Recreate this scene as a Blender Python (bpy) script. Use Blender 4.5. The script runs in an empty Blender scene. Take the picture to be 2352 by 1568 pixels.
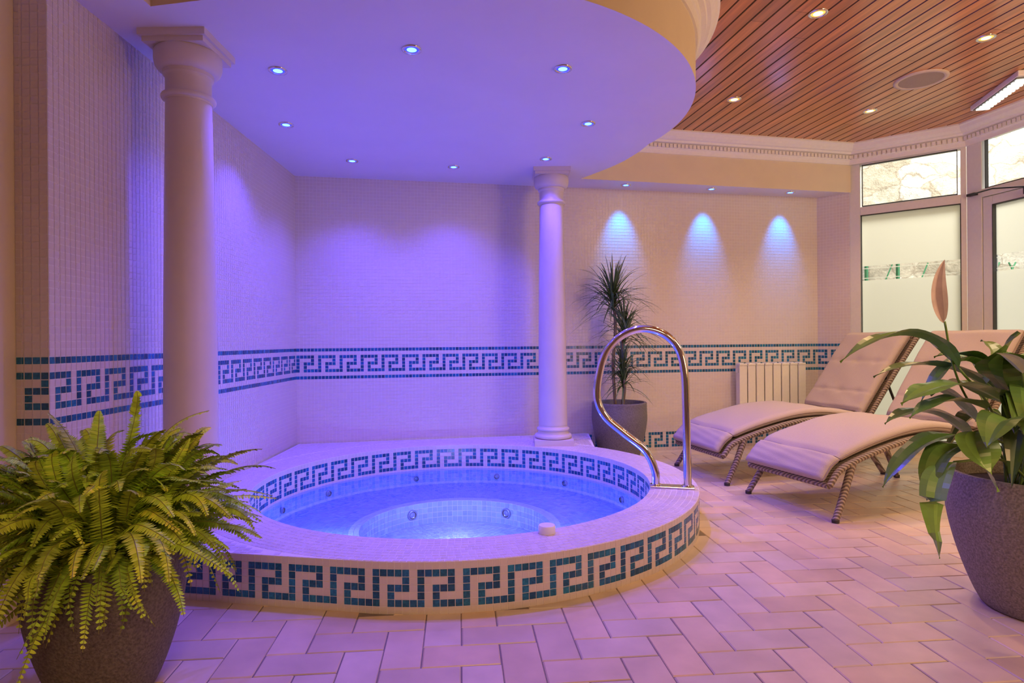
import bpy, bmesh, math, random
from mathutils import Vector, Matrix
random.seed(7)
V=Vector
scene=bpy.context.scene
COL=scene.collection
T=0.0278            # mosaic tile pitch
# ------------------------------------------------------------------ materials
def newmat(name):
    m=bpy.data.materials.new(name); m.use_nodes=True
    nt=m.node_tree
    return m,nt,nt.nodes['Principled BSDF']
def simple(name,col,rough=.5,metal=0,bump=0,bscale=40,var=0,spec=.5,emis=None,es=0):
    m,nt,b=newmat(name)
    b.inputs['Base Color'].default_value=(*col,1); b.inputs['Roughness'].default_value=rough
    b.inputs['Metallic'].default_value=metal; b.inputs['Specular IOR Level'].default_value=spec
    tc=nt.nodes.new('ShaderNodeTexCoord')
    if var>0 or bump>0:
        n=nt.nodes.new('ShaderNodeTexNoise'); n.inputs['Scale'].default_value=bscale; n.inputs['Detail'].default_value=5
        nt.links.new(tc.outputs['Object'],n.inputs['Vector'])
        if var>0:
            mr=nt.nodes.new('ShaderNodeMapRange'); mr.inputs[1].default_value=.3; mr.inputs[2].default_value=.7
            nt.links.new(n.outputs['Fac'],mr.inputs[0])
            r=nt.nodes.new('ShaderNodeMix'); r.data_type='RGBA'
            r.inputs[6].default_value=(*[c*(1-var) for c in col],1); r.inputs[7].default_value=(*[min(1,c*(1+var)) for c in col],1)
            nt.links.new(mr.outputs[0],r.inputs[0]); nt.links.new(r.outputs[2],b.inputs['Base Color'])
        if bump>0:
            bp=nt.nodes.new('ShaderNodeBump'); bp.inputs['Strength'].default_value=bump; bp.inputs['Distance'].default_value=.01
            nt.links.new(n.outputs['Fac'],bp.inputs['Height']); nt.links.new(bp.outputs[0],b.inputs['Normal'])
    if emis:
        b.inputs['Emission Color'].default_value=(*emis,1); b.inputs['Emission Strength'].default_value=es
    return m
def attrmat(name,rough=.3,spec=.5,noise=0,nscale=60,bump=0,stretch=None,rot=0,coat=0,sub=0):
    m,nt,b=newmat(name)
    a=nt.nodes.new('ShaderNodeAttribute'); a.attribute_name='tint'
    out=a.outputs['Color']
    b.inputs['Roughness'].default_value=rough; b.inputs['Specular IOR Level'].default_value=spec
    if coat: b.inputs['Coat Weight'].default_value=coat; b.inputs['Coat Roughness'].default_value=.12
    if noise>0 or bump>0:
        tc=nt.nodes.new('ShaderNodeTexCoord'); mp=nt.nodes.new('ShaderNodeMapping'); mp.vector_type='TEXTURE'
        mp.inputs['Rotation'].default_value[2]=rot
        if stretch: mp.inputs['Scale'].default_value=stretch
        nt.links.new(tc.outputs['Object'],mp.inputs['Vector'])
        n=nt.nodes.new('ShaderNodeTexNoise'); n.inputs['Scale'].default_value=nscale; n.inputs['Detail'].default_value=6
        nt.links.new(mp.outputs[0],n.inputs['Vector'])
        if noise>0:
            mr=nt.nodes.new('ShaderNodeMapRange'); mr.inputs[3].default_value=1-noise; mr.inputs[4].default_value=1+noise
            mr.inputs[1].default_value=.25; mr.inputs[2].default_value=.75
            nt.links.new(n.outputs['Fac'],mr.inputs[0])
            vm=nt.nodes.new('ShaderNodeVectorMath'); vm.operation='SCALE'
            nt.links.new(out,vm.inputs[0]); nt.links.new(mr.outputs[0],vm.inputs['Scale']); out=vm.outputs[0]
        if bump>0:
            bp=nt.nodes.new('ShaderNodeBump'); bp.inputs['Strength'].default_value=bump; bp.inputs['Distance'].default_value=.004
            nt.links.new(n.outputs['Fac'],bp.inputs['Height']); nt.links.new(bp.outputs[0],b.inputs['Normal'])
    nt.links.new(out,b.inputs['Base Color'])
    return m
M={}
M['grout']=simple('grout',(.86,.80,.77),.8,var=.03)
M['tile']=attrmat('glazed_tile',.28,.5)
M['bluetile']=attrmat('blue_glazed_tile',.22,.5,noise=.45,nscale=120)
M['plaster']=simple('painted_plaster',(.76,.72,.75),.7,var=.02,bscale=3)
M['cream']=simple('cream_paint',(.76,.66,.48),.65,var=.03,bscale=4)
M['trim']=simple('white_trim_paint',(.84,.81,.77),.5,var=.02)
M['column']=simple('column_paint',(.68,.60,.55),.45,var=.03,bscale=6)
M['wood']=attrmat('varnished_boards',.30,.5,noise=.35,nscale=14,stretch=(.35,6,1),rot=math.radians(11),coat=.3)
M['groove']=simple('board_groove',(.03,.012,.005),.7,var=.2)
M['floortile']=attrmat('quarry_tile',.33,.45,noise=.12,nscale=7,bump=.12)
M['floorgrout']=simple('floor_grout',(.22,.175,.15),.9,var=.1)
M['chrome']=simple('polished_steel',(.75,.74,.73),.1,1,var=.02)
M['jet']=simple('jet_steel',(.35,.38,.45),.3,.7,var=.05)
M['steel_dark']=simple('dark_metal',(.05,.05,.06),.35,.8,var=.1)
M['pot']=simple('stone_planter',(.24,.21,.185),.7,bump=.5,bscale=140,var=.4)
M['potgrey']=simple('grey_planter',(.16,.15,.145),.7,bump=.3,bscale=110,var=.25)
M['potdark']=simple('dark_stone_planter',(.15,.13,.115),.7,bump=.5,bscale=140,var=.4)
M['soil']=simple('potting_soil',(.03,.02,.012),.95,bump=.9,bscale=60,var=.5)
M['leaf']=attrmat('leaf',.25,.8)
M['fern']=attrmat('fern_leaf',.5,.4)
M['stem']=simple('plant_stem',(.24,.19,.12),.7,bump=.5,bscale=80,var=.2)
M['gstem']=simple('green_stem',(.15,.25,.06),.5,var=.2)
M['fabric']=simple('cushion_fabric',(.50,.425,.395),.9,bump=.25,bscale=260,var=.05,spec=.2)
M['piping']=simple('cushion_piping',(.30,.235,.205),.9,var=.06,spec=.2)
M['radiator']=simple('radiator_enamel',(.82,.79,.72),.35,var=.02)
M['upvc']=simple('window_frame',(.76,.75,.70),.4,var=.02)
M['seal']=simple('black_seal',(.04,.04,.04),.6,var=.1)
M['rubber']=simple('foot_cap',(.04,.035,.03),.6,var=.1)
M['grille']=simple('speaker_grille',(.42,.33,.25),.7,bump=.6,bscale=300,var=.1)
M['speakerrim']=simple('speaker_rim_paint',(.62,.51,.41),.6,var=.05)
M['spathe']=simple('spathe',(.55,.42,.42),.5,var=.15,bscale=20)
M['paleflower']=simple('pale_spathe',(.78,.82,.70),.5,var=.08,bscale=20)
M['blueglow']=simple('blue_lamp_rim',(.1,.1,.9),.25,metal=.8,emis=(.02,.05,1),es=1.3)
M['bluewhite']=simple('blue_core',(.2,.4,1),.3,emis=(.16,.5,1),es=2.6)
M['warmglow']=simple('warm_lamp',(1,.8,.5),.3,emis=(1,.66,.26),es=2.8)
M['warmrim']=simple('warm_lamp_rim',(.9,.5,.15),.25,metal=.8,emis=(1,.40,.05),es=1.3)
M['ledglow']=simple('led_lamp',(1,1,.95),.3,emis=(.9,1,.92),es=.75)
M['ledplate']=simple('led_plate',(.16,.18,.16),.4,var=.05)
M['trellis']=simple('green_paint',(.05,.22,.1),.6,var=.1)
M['paving']=simple('outdoor_paving',(.4,.38,.33),.9,var=.2,bscale=3)
# wicker
def wicker():
    m,nt,b=newmat('wicker_wrap')
    tc=nt.nodes.new('ShaderNodeTexCoord')
    w=nt.nodes.new('ShaderNodeTexWave'); w.inputs['Scale'].default_value=22; w.inputs['Distortion'].default_value=2.5; w.bands_direction='DIAGONAL'
    nt.links.new(tc.outputs['Object'],w.inputs['Vector'])
    cr=nt.nodes.new('ShaderNodeValToRGB'); cr.color_ramp.elements[0].color=(.13,.095,.07,1); cr.color_ramp.elements[1].color=(.44,.36,.29,1)
    nt.links.new(w.outputs['Fac'],cr.inputs[0]); nt.links.new(cr.outputs[0],b.inputs['Base Color'])
    bp=nt.nodes.new('ShaderNodeBump'); bp.inputs['Strength'].default_value=.8; bp.inputs['Distance'].default_value=.006
    nt.links.new(w.outputs['Fac'],bp.inputs['Height']); nt.links.new(bp.outputs[0],b.inputs['Normal'])
    b.inputs['Roughness'].default_value=.6
    return m
M['wicker']=wicker()
def stone():
    m,nt,b=newmat('rubble_stone')
    L=nt.links.new
    tc=nt.nodes.new('ShaderNodeTexCoord')
    nz=nt.nodes.new('ShaderNodeTexNoise'); nz.inputs['Scale'].default_value=3.5; nz.inputs['Detail'].default_value=8
    L(tc.outputs['Object'],nz.inputs['Vector'])
    mx=nt.nodes.new('ShaderNodeMix'); mx.data_type='VECTOR'; mx.inputs[0].default_value=.22
    L(tc.outputs['Object'],mx.inputs[4]); L(nz.outputs['Color'],mx.inputs[5])
    mp=nt.nodes.new('ShaderNodeMapping'); mp.inputs['Scale'].default_value=(1,1,1.7); L(mx.outputs[1],mp.inputs['Vector'])
    vo=nt.nodes.new('ShaderNodeTexVoronoi'); vo.feature='DISTANCE_TO_EDGE'; vo.inputs['Scale'].default_value=3.6
    v2=nt.nodes.new('ShaderNodeTexVoronoi'); v2.inputs['Scale'].default_value=3.6
    L(mp.outputs[0],vo.inputs['Vector']); L(mp.outputs[0],v2.inputs['Vector'])
    sx=nt.nodes.new('ShaderNodeSeparateColor'); L(v2.outputs['Color'],sx.inputs[0])
    cc=nt.nodes.new('ShaderNodeValToRGB'); e=cc.color_ramp.elements
    e[0].color=(.58,.50,.38,1); e[1].color=(.84,.80,.72,1); x=e.new(.5); x.color=(.74,.66,.53,1)
    L(sx.outputs[0],cc.inputs[0])
    cr=nt.nodes.new('ShaderNodeMapRange'); cr.inputs[1].default_value=0; cr.inputs[2].default_value=.05; cr.inputs[3].default_value=.0; cr.inputs[4].default_value=1
    L(vo.outputs['Distance'],cr.inputs[0])
    m2=nt.nodes.new('ShaderNodeMix'); m2.data_type='RGBA'; m2.inputs[6].default_value=(.44,.36,.27,1); L(cc.outputs[0],m2.inputs[7]); L(cr.outputs[0],m2.inputs[0])
    n2=nt.nodes.new('ShaderNodeTexNoise'); n2.inputs['Scale'].default_value=11; n2.inputs['Detail'].default_value=10; n2.inputs['Roughness'].default_value=.75
    L(tc.outputs['Object'],n2.inputs['Vector'])
    mr=nt.nodes.new('ShaderNodeMapRange'); mr.inputs[1].default_value=.32; mr.inputs[2].default_value=.68; mr.inputs[3].default_value=.6; mr.inputs[4].default_value=1.12
    L(n2.outputs['Fac'],mr.inputs[0])
    vm=nt.nodes.new('ShaderNodeVectorMath'); vm.operation='SCALE'
    L(m2.outputs[2],vm.inputs[0]); L(mr.outputs[0],vm.inputs['Scale']); L(vm.outputs[0],b.inputs['Base Color'])
    bp=nt.nodes.new('ShaderNodeBump'); bp.inputs['Strength'].default_value=.8; bp.inputs['Distance'].default_value=.06
    L(mr.outputs[0],bp.inputs['Height']); L(bp.outputs[0],b.inputs['Normal'])
    b.inputs['Roughness'].default_value=.95
    return m
M['stone']=stone()
def mixmat(name,kind):
    m=bpy.data.materials.new(name); m.use_nodes=True; nt=m.node_tree
    for n in list(nt.nodes): nt.nodes.remove(n)
    o=nt.nodes.new('ShaderNodeOutputMaterial'); mx=nt.nodes.new('ShaderNodeMixShader')
    tr=nt.nodes.new('ShaderNodeBsdfTransparent'); gl=nt.nodes.new('ShaderNodeBsdfGlossy')
    fr=nt.nodes.new('ShaderNodeFresnel')
    nt.links.new(fr.outputs[0],mx.inputs[0]); nt.links.new(tr.outputs[0],mx.inputs[1]); nt.links.new(gl.outputs[0],mx.inputs[2])
    nt.links.new(mx.outputs[0],o.inputs[0])
    if kind=='glass':
        fr.inputs['IOR'].default_value=1.3; gl.inputs['Roughness'].default_value=.02; tr.inputs[0].default_value=(.95,.97,.95,1)
    if kind=='water':
        fr.inputs['IOR'].default_value=1.33; gl.inputs['Roughness'].default_value=.04; tr.inputs[0].default_value=(.60,.74,1,1)
        tc=nt.nodes.new('ShaderNodeTexCoord'); nz=nt.nodes.new('ShaderNodeTexNoise'); nz.inputs['Scale'].default_value=9; nz.inputs['Detail'].default_value=3; nz.inputs['Distortion'].default_value=.6
        bp=nt.nodes.new('ShaderNodeBump'); bp.inputs['Strength'].default_value=.7; bp.inputs['Distance'].default_value=.012
        nt.links.new(tc.outputs['Object'],nz.inputs['Vector']); nt.links.new(nz.outputs['Fac'],bp.inputs['Height'])
        nt.links.new(bp.outputs[0],gl.inputs['Normal']); nt.links.new(bp.outputs[0],fr.inputs['Normal'])
    if kind=='frost':
        nt.nodes.remove(gl)
        t=nt.nodes.new('ShaderNodeBsdfTranslucent'); t.inputs[0].default_value=(.78,.76,.64,1)
        d=nt.nodes.new('ShaderNodeBsdfDiffuse'); d.inputs[0].default_value=(.58,.57,.50,1)
        nt.links.new(t.outputs[0],mx.inputs[1]); nt.links.new(d.outputs[0],mx.inputs[2])
        nt.links.remove(mx.inputs[0].links[0]); mx.inputs[0].default_value=.3
    return m
M['glass']=mixmat('clear_glass','glass'); M['water']=mixmat('pool_water','water'); M['frost']=mixmat('frosted_film','frost')

# ------------------------------------------------------------------ mesh helpers
class MB:
    def __init__(s): s.v=[];s.f=[];s.mi=[];s.c=[]
    def face(s,pts,mi=0,col=(1,1,1)):
        n=len(s.v); s.v.extend([tuple(p) for p in pts]); s.f.append(tuple(range(n,n+len(pts)))); s.mi.append(mi); s.c.append(col)
    def tile(s,p,nrm,mi,col,g=.0016,h=.0012,sides=False,tilt=.0002):
        c=(p[0]+p[1]+p[2]+p[3])/4
        L=max((p[1]-p[0]).length,1e-4); W=max((p[3]-p[0]).length,1e-4)
        k=1-2*g/min(L,W)
        a=random.uniform(-tilt,tilt); b=random.uniform(-tilt,tilt)
        q=[c+(x-c)*k+nrm*(h+t) for x,t in zip(p,(a+b,b-a,-a-b,a-b))]
        s.face(q,mi,col)
        if sides:
            n=len(s.v)-4
            m=len(s.v); s.v.extend([tuple(c+(x-c)*(k+.03)) for x in p])
            for i in range(4):
                j=(i+1)%4; s.f.append((n+j,n+i,m+i,m+j)); s.mi.append(mi); s.c.append(col)
    def box(s,x0,x1,y0,y1,z0,z1,mi=0,col=(1,1,1),M4=None):
        P=[V((x,y,z)) for z in (z0,z1) for y in (y0,y1) for x in (x0,x1)]
        if M4: P=[M4@p for p in P]
        n=len(s.v); s.v.extend([tuple(p) for p in P])
        for f in ((0,2,3,1),(4,5,7,6),(0,1,5,4),(2,6,7,3),(0,4,6,2),(1,3,7,5)):
            s.f.append(tuple(n+i for i in f)); s.mi.append(mi); s.c.append(col)
    def tube(s,pts,rad,seg=12,mi=0,col=(1,1,1),cap=True,flat=1.0):
        pts=[V(p) for p in pts]; n0=len(s.v); N=len(pts)
        up=None
        for i,p in enumerate(pts):
            t=(pts[min(i+1,N-1)]-pts[max(i-1,0)]).normalized()
            if up is None:
                a=V((0,0,1)) if abs(t.z)<.9 else V((0,1,0))
            else: a=up
            sd=t.cross(a).normalized(); up=sd.cross(t).normalized()
            r=rad(i/(N-1)) if callable(rad) else rad
            for k in range(seg):
                th=2*math.pi*k/seg
                s.v.append(tuple(p+sd*math.cos(th)*r+up*math.sin(th)*r*flat))
        for i in range(N-1):
            for k in range(seg):
                k2=(k+1)%seg
                s.f.append((n0+i*seg+k,n0+i*seg+k2,n0+(i+1)*seg+k2,n0+(i+1)*seg+k)); s.mi.append(mi); s.c.append(col)
        if cap:
            s.f.append(tuple(n0+k for k in reversed(range(seg)))); s.mi.append(mi); s.c.append(col)
            s.f.append(tuple(n0+(N-1)*seg+k for k in range(seg))); s.mi.append(mi); s.c.append(col)
    def lathe(s,prof,seg=48,mi=0,col=(1,1,1),cx=0,cy=0,capb=False,capt=False):
        n0=len(s.v)
        for r,z in prof:
            for k in range(seg):
                a=2*math.pi*k/seg; s.v.append((cx+r*math.cos(a),cy+r*math.sin(a),z))
        for i in range(len(prof)-1):
            for k in range(seg):
                k2=(k+1)%seg
                s.f.append((n0+i*seg+k,n0+i*seg+k2,n0+(i+1)*seg+k2,n0+(i+1)*seg+k)); s.mi.append(mi); s.c.append(col)
        if capb: s.f.append(tuple(n0+k for k in reversed(range(seg)))); s.mi.append(mi); s.c.append(col)
        if capt: s.f.append(tuple(n0+(len(prof)-1)*seg+k for k in range(seg))); s.mi.append(mi); s.c.append(col)
    def obj(s,name,mats,parent=None,off=None,smooth=False,bevel=0,auto=None):
        me=bpy.data.meshes.new(name)
        vv=s.v if off is None else [(a[0]-off[0],a[1]-off[1],a[2]-off[2]) for a in s.v]
        me.from_pydata(vv,[],s.f)
        for m in mats: me.materials.append(M[m])
        me.polygons.foreach_set('material_index',s.mi)
        at=me.attributes.new('tint','FLOAT_COLOR','FACE')
        fl=[]
        for c in s.c: fl.extend((c[0],c[1],c[2],1.0))
        at.data.foreach_set('color',fl)
        if smooth: me.polygons.foreach_set('use_smooth',[True]*len(s.f))
        me.update()
        if smooth and auto is not None:
            me.set_sharp_from_angle(angle=math.radians(auto))
        o=bpy.data.objects.new(name,me); COL.objects.link(o)
        if parent: o.parent=parent
        if bevel>0:
            b=o.modifiers.new('bevel','BEVEL'); b.width=bevel; b.segments=2; b.limit_method='ANGLE'
        return o
def structure(o,label,cat):
    o['kind']='structure'; o['label']=label; o['category']=cat; return o
def thing(name,label,cat,loc=(0,0,0),rotz=0,group=None):
    e=bpy.data.objects.new(name,None); e.empty_display_size=.1; COL.objects.link(e)
    e.location=loc; e.rotation_euler=(0,0,rotz); e['label']=label; e['category']=cat
    if group: e['group']=group
    return e
def copything(e,name_loc,rotz=0,label=None):
    n=e.copy(); n.location=name_loc; n.rotation_euler=(0,0,rotz)
    if label: n['label']=label
    COL.objects.link(n)
    def rec(src,dst):
        for c in src.children:
            k=c.copy(); k.parent=dst; COL.objects.link(k); rec(c,k)
    rec(e,n)
    return n
def catmull(P,n=10):
    P=[V(p) for p in P]; out=[]
    Q=[P[0]*2-P[1]]+P+[P[-1]*2-P[-2]]
    for i in range(1,len(Q)-2):
        for k in range(n):
            t=k/n; a,b,c,d=Q[i-1],Q[i],Q[i+1],Q[i+2]
            out.append(.5*((2*b)+(c-a)*t+(2*a-5*b+4*c-d)*t*t+(3*b-a-3*c+d)*t**3))
    out.append(P[-1]); return out

KEY=["#####.","#...#.","#.###.","#.#...","#.####"]
def key(i,j): return KEY[4-j][i%6]=='#'
def white():
    b=random.uniform(.975,1.02); return (.72*b,.635*b,.585*b)
def blue():
    b=random.uniform(.6,1.5); g=random.uniform(.85,1.2); return (.010*b,.12*b*g,.24*b)
# ------------------------------------------------------------------ room constants
H=2.76; SZ=2.337; RZ=.195; CX,CY=-.342,3.61; RI,RO=1.13,1.385; BB=.708
C0=V((-1.727,4.85,0)); P0=V((2.90,5.75,0)); P1=V((3.11,5.57,0)); P2=V((3.78,5.03,0)); 
dB=V((.19,-.98,0)).normalized(); P3=P2+dB*((P2.y+1.6)/-dB.y)
LF=V((-1.68,2.2,0)); LP=V((-1.80,2.2,0))
def tiled_wall(name,a,b,z0,z1,nrm_side,label,lowband_from=None,i0=0,thick=.1):
    d=(b-a); L=d.length; d.normalize(); n=V((d.y,-d.x,0))
    mb=MB(); 
    A=a; B=b
    for q in ([A+V((0,0,z0)),B+V((0,0,z0)),B+V((0,0,z1)),A+V((0,0,z1))],
              [B-n*thick+V((0,0,z0)),A-n*thick+V((0,0,z0)),A-n*thick+V((0,0,z1)),B-n*thick+V((0,0,z1))]):
        mb.face(q,0)
    mb.face([A+V((0,0,z1)),B+V((0,0,z1)),B-n*thick+V((0,0,z1)),A-n*thick+V((0,0,z1))],0)
    j0=math.ceil((z0-BB)/T-1e-6); j1=int((z1-BB)/T)+1
    nu=max(1,round(L/T)); tu=L/nu
    for j in range(j0,j1):
        za=BB+j*T; zb=min(za+T,z1)
        if zb-za<.006: continue
        for i in range(nu):
            isb=False
            if j in (0,8): isb=True
            elif 2<=j<=6: isb=key(i+i0,j-2)
            if lowband_from is not None and i*tu>lowband_from:
                jj=j-math.ceil((0.008-BB)/T)
                if 1<=jj<=5: isb=key(i,jj-1)
            p=[a+d*(i*tu)+V((0,0,za)),a+d*((i+1)*tu)+V((0,0,za)),a+d*((i+1)*tu)+V((0,0,zb)),a+d*(i*tu)+V((0,0,zb))]
            mb.tile(p,n,2 if isb else 1,blue() if isb else white())
    return structure(mb.obj(name,['grout','tile','bluetile']),label,'wall')
tiled_wall('wall_back',C0,P0,0,SZ+.01,1,'cream mosaic tiled wall with blue greek key band',2.4,0)
tiled_wall('wall_left',LF,C0,0,SZ+.01,1,'cream mosaic tiled side wall with blue greek key band',None,1)
tiled_wall('wall_left_end',LP,LF,0,SZ+.01,1,'narrow mosaic tiled end face of the wall',None,1,thick=.05)
tiled_wall('wall_return',P0,P1,0,SZ+.01,1,'narrow mosaic tiled return beside the window',None,2)
def plain_wall(name,a,b,z0,z1,label,mat='cream',thick=.1):
    mb=MB(); d=(b-a).normalized(); n=V((d.y,-d.x,0))
    L=(b-a).length
    M4=Matrix.Translation(a)@Matrix(((d.x,-n.x,0,0),(d.y,-n.y,0,0),(0,0,1,0),(0,0,0,1)))
    mb.box(0,L,0,thick,z0,z1,M4=M4)
    return structure(mb.obj(name,[mat]),label,'wall')
plain_wall('wall_left_front',V((-1.80,-1.6,0)),V((-1.80,2.2,0)),0,H,'cream painted side wall')
plain_wall('wall_rear',P3,V((-1.80,-1.6,0)),0,H,'cream painted rear wall')
DOOR_T=1.05
plain_wall('wall_right',P2+dB*(DOOR_T+.05),P3,0,H,'cream painted wall beyond the glazed door')
# ------------------------------------------------------------------ floor
def clip(mb_obj,planes):
    bm=bmesh.new(); bm.from_mesh(mb_obj.data)
    for co,no in planes:
        bmesh.ops.bisect_plane(bm,geom=bm.verts[:]+bm.edges[:]+bm.faces[:],plane_co=co,plane_no=no,clear_outer=True)
    bm.to_mesh(mb_obj.data); bm.free()
dA=(P2-P1).normalized(); nA=V((-dA.y,dA.x,0)); 
if nA.y<0: nA=-nA
nBk=V((-(P0-C0).y,(P0-C0).x,0)).normalized()
nB=V((-dB.y,dB.x,0)); 
if nB.x<0:nB=-nB
planes=[(P1,nA),(P2,nB),(C0,nBk),(V((-1.8,0,0)),V((-1,0,0))),(V((0,-1.6,0)),V((0,-1,0)))]
mb=MB(); W=.125; ang=math.radians(5); R=Matrix.Rotation(ang,4,'Z')
for k in range(120):
    a,b=2*math.pi*k/120,2*math.pi*(k+1)/120
    mb.face([(CX+r_*math.cos(q),CY+r_*math.sin(q),0) for r_,q in ((1.25,a),(9,a),(9,b),(1.25,b))],0)
def ftile(x0,x1,y0,y1):
    P=[R@V((x,y,0)) for x,y in ((x0,y0),(x1,y0),(x1,y1),(x0,y1))]
    c=sum(P,V())/4
    if not(-2.2<c.x<5.4 and -1.8<c.y<6.2): return
    if any(math.hypot(p.x-CX,p.y-CY)<1.3 for p in P) and all(math.hypot(p.x-CX,p.y-CY)<1.39 for p in P): return
    if any(math.hypot(p.x-CX,p.y-CY)<1.15 for p in P): return
    b=random.uniform(.85,1.06); w=random.uniform(-.025,.04)
    mb.tile(P,V((0,0,1)),1,(.67*b+w,.53*b,.39*b-w),g=.0032,h=.003,sides=True,tilt=.0002)
for n in range(-30,62):
    for m in range(-24,66):
        c=(n-m)%4
        if c==0: ftile(n*W,(n+2)*W,m*W,(m+1)*W)
        elif c==3: ftile(n*W,(n+1)*W,m*W,(m+2)*W)
fl=mb.obj('floor',['floorgrout','floortile']); clip(fl,planes)
structure(fl,'pale terracotta herringbone tiled floor','floor')
# ------------------------------------------------------------------ ceiling of boards
mb=MB(); pw=.088; R=Matrix.Rotation(math.radians(11),4,'Z')
mb.face([(-3,-2.5,H),(-3,7,H),(7,7,H),(7,-2.5,H)],0)
for n in range(-40,80):
    x0=n*pw; y=-4+random.uniform(0,2)
    while y<8:
        L=random.uniform(2.2,3.6); b=random.uniform(.88,1.12); r=random.uniform(.95,1.06)
        P=[R@V((a,c,H)) for a,c in ((x0,y),(x0,y+L),(x0+pw,y+L),(x0+pw,y))]
        q=[R@V((a,c,H-.008)) for a,c in ((x0+.006,y+.001),(x0+.006,y+L-.001),(x0+pw-.006,y+L-.001),(x0+pw-.006,y+.001))]
        col=(.56*b,.215*b*r,.052*b)
        mb.face(q,1,col)
        q2=[R@V((a,c,H)) for a,c in ((x0+.001,y),(x0+.001,y+L))]
        mb.face([q2[0],q2[1],q[1],q[0]],1,tuple(k*.22 for k in col))
        q3=[R@V((a,c,H)) for a,c in ((x0+pw-.001,y),(x0+pw-.001,y+L))]
        mb.face([q[3],q[2],q3[1],q3[0]],1,tuple(k*.22 for k in col))
        y+=L
ce=mb.obj('ceiling',['groove','wood']); clip(ce,planes)
structure(ce,'varnished reddish timber board ceiling','ceiling')
# ------------------------------------------------------------------ soffit
def arc(c,r,a0,a1,n): return [V((c[0]+r*math.cos(math.radians(a0+(a1-a0)*k/n)),c[1]+r*math.sin(math.radians(a0+(a1-a0)*k/n)),0)) for k in range(n+1)]
front=[V((-1.42,-1.6,0)),V((-1.42,2.40,0))]+arc((CX,CY),RO,-100,22,70)
tail=catmull([front[-1],V((.905,4.32,0)),V((.80,4.62,0)),V((.58,5.0,0))],6)[1:]
front=front+tail+[V((3.11,5.55,0))]
back=[V((3.05,5.70,0)),V((2.90,5.76,0)),V((-1.73,4.86,0)),V((-1.80,2.3,0)),V((-1.80,-1.6,0))]
out=front+back
bm=bmesh.new(); vs=[bm.verts.new((p.x,p.y,SZ)) for p in out]; f=bm.faces.new(vs)
r=bmesh.ops.extrude_face_region(bm,geom=[f]); 
for g in r['geom']:
    if isinstance(g,bmesh.types.BMVert): g.co.z=H-.004
bmesh.ops.recalc_face_normals(bm,faces=bm.faces)
bmesh.ops.triangulate(bm,faces=[q for q in bm.faces if len(q.verts)>4])
me=bpy.data.meshes.new('ceiling_soffit'); 
for q in bm.faces: q.material_index=0 if abs(q.normal.z)>.5 else 1
bm.to_mesh(me); bm.free(); me.materials.append(M['plaster']); me.materials.append(M['cream'])
so=bpy.data.objects.new('ceiling_soffit',me); COL.objects.link(so)
structure(so,'lowered curved plaster soffit over the hot tub','ceiling')
# ------------------------------------------------------------------ cornices
def sweep(mb,path,prof,side=1,mi=0):
    n0=len(mb.v); N=len(path); K=len(prof)
    for i,p in enumerate(path):
        d1=(p-path[i-1]).normalized() if i>0 else None
        d2=(path[i+1]-p).normalized() if i<N-1 else None
        if d1 is None:d1=d2
        if d2 is None:d2=d1
        n1=V((d1.y,-d1.x,0))*side; n2=V((d2.y,-d2.x,0))*side
        m=(n1+n2).normalized(); k=1/max(.4,m.dot(n1))
        for o,z in prof: mb.v.append(tuple(p+m*o*k+V((0,0,z))))
    for i in range(N-1):
        for k in range(K-1):
            a=n0+i*K+k; mb.f.append((a,a+K,a+K+1,a+1)); mb.mi.append(mi); mb.c.append((1,1,1))
prof=[(0,H-.175),(.012,H-.175),(.018,H-.15),(.022,H-.14),(.03,H-.135),(.03,H-.095),(.055,H-.09),(.06,H-.075),(.08,H-.07),(.10,H-.05),(.112,H-.03),(.125,H-.02),(.125,H-.001),(0,H-.001)]
def dentils(mb,a,b,side):
    d=(b-a); L=d.length; d.normalize(); n=V((d.y,-d.x,0))*side
    M4=Matrix.Translation(a)@Matrix(((d.x,n.x,0,0),(d.y,n.y,0,0),(0,0,1,0),(0,0,0,1)))
    x=.02
    while x<L-.04:
        mb.box(x,x+.024,.028,.045,H-.130,H-.100,M4=M4); x+=.036
pathc=front[1:]
mb=MB(); sweep(mb,pathc,prof,1); dentils(mb,pathc[-2],pathc[-1],1)
structure(mb.obj('trim_1',['trim']),'white moulded cornice around the soffit','cornice')
mb=MB(); wl=[P1+V((-.02,-.02,0)),P2,P3]; sweep(mb,wl,prof,1); dentils(mb,wl[0],wl[1],1); dentils(mb,wl[1],wl[2],1)
structure(mb.obj('trim_2',['trim']),'white dentil cornice above the windows','cornice')
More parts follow.
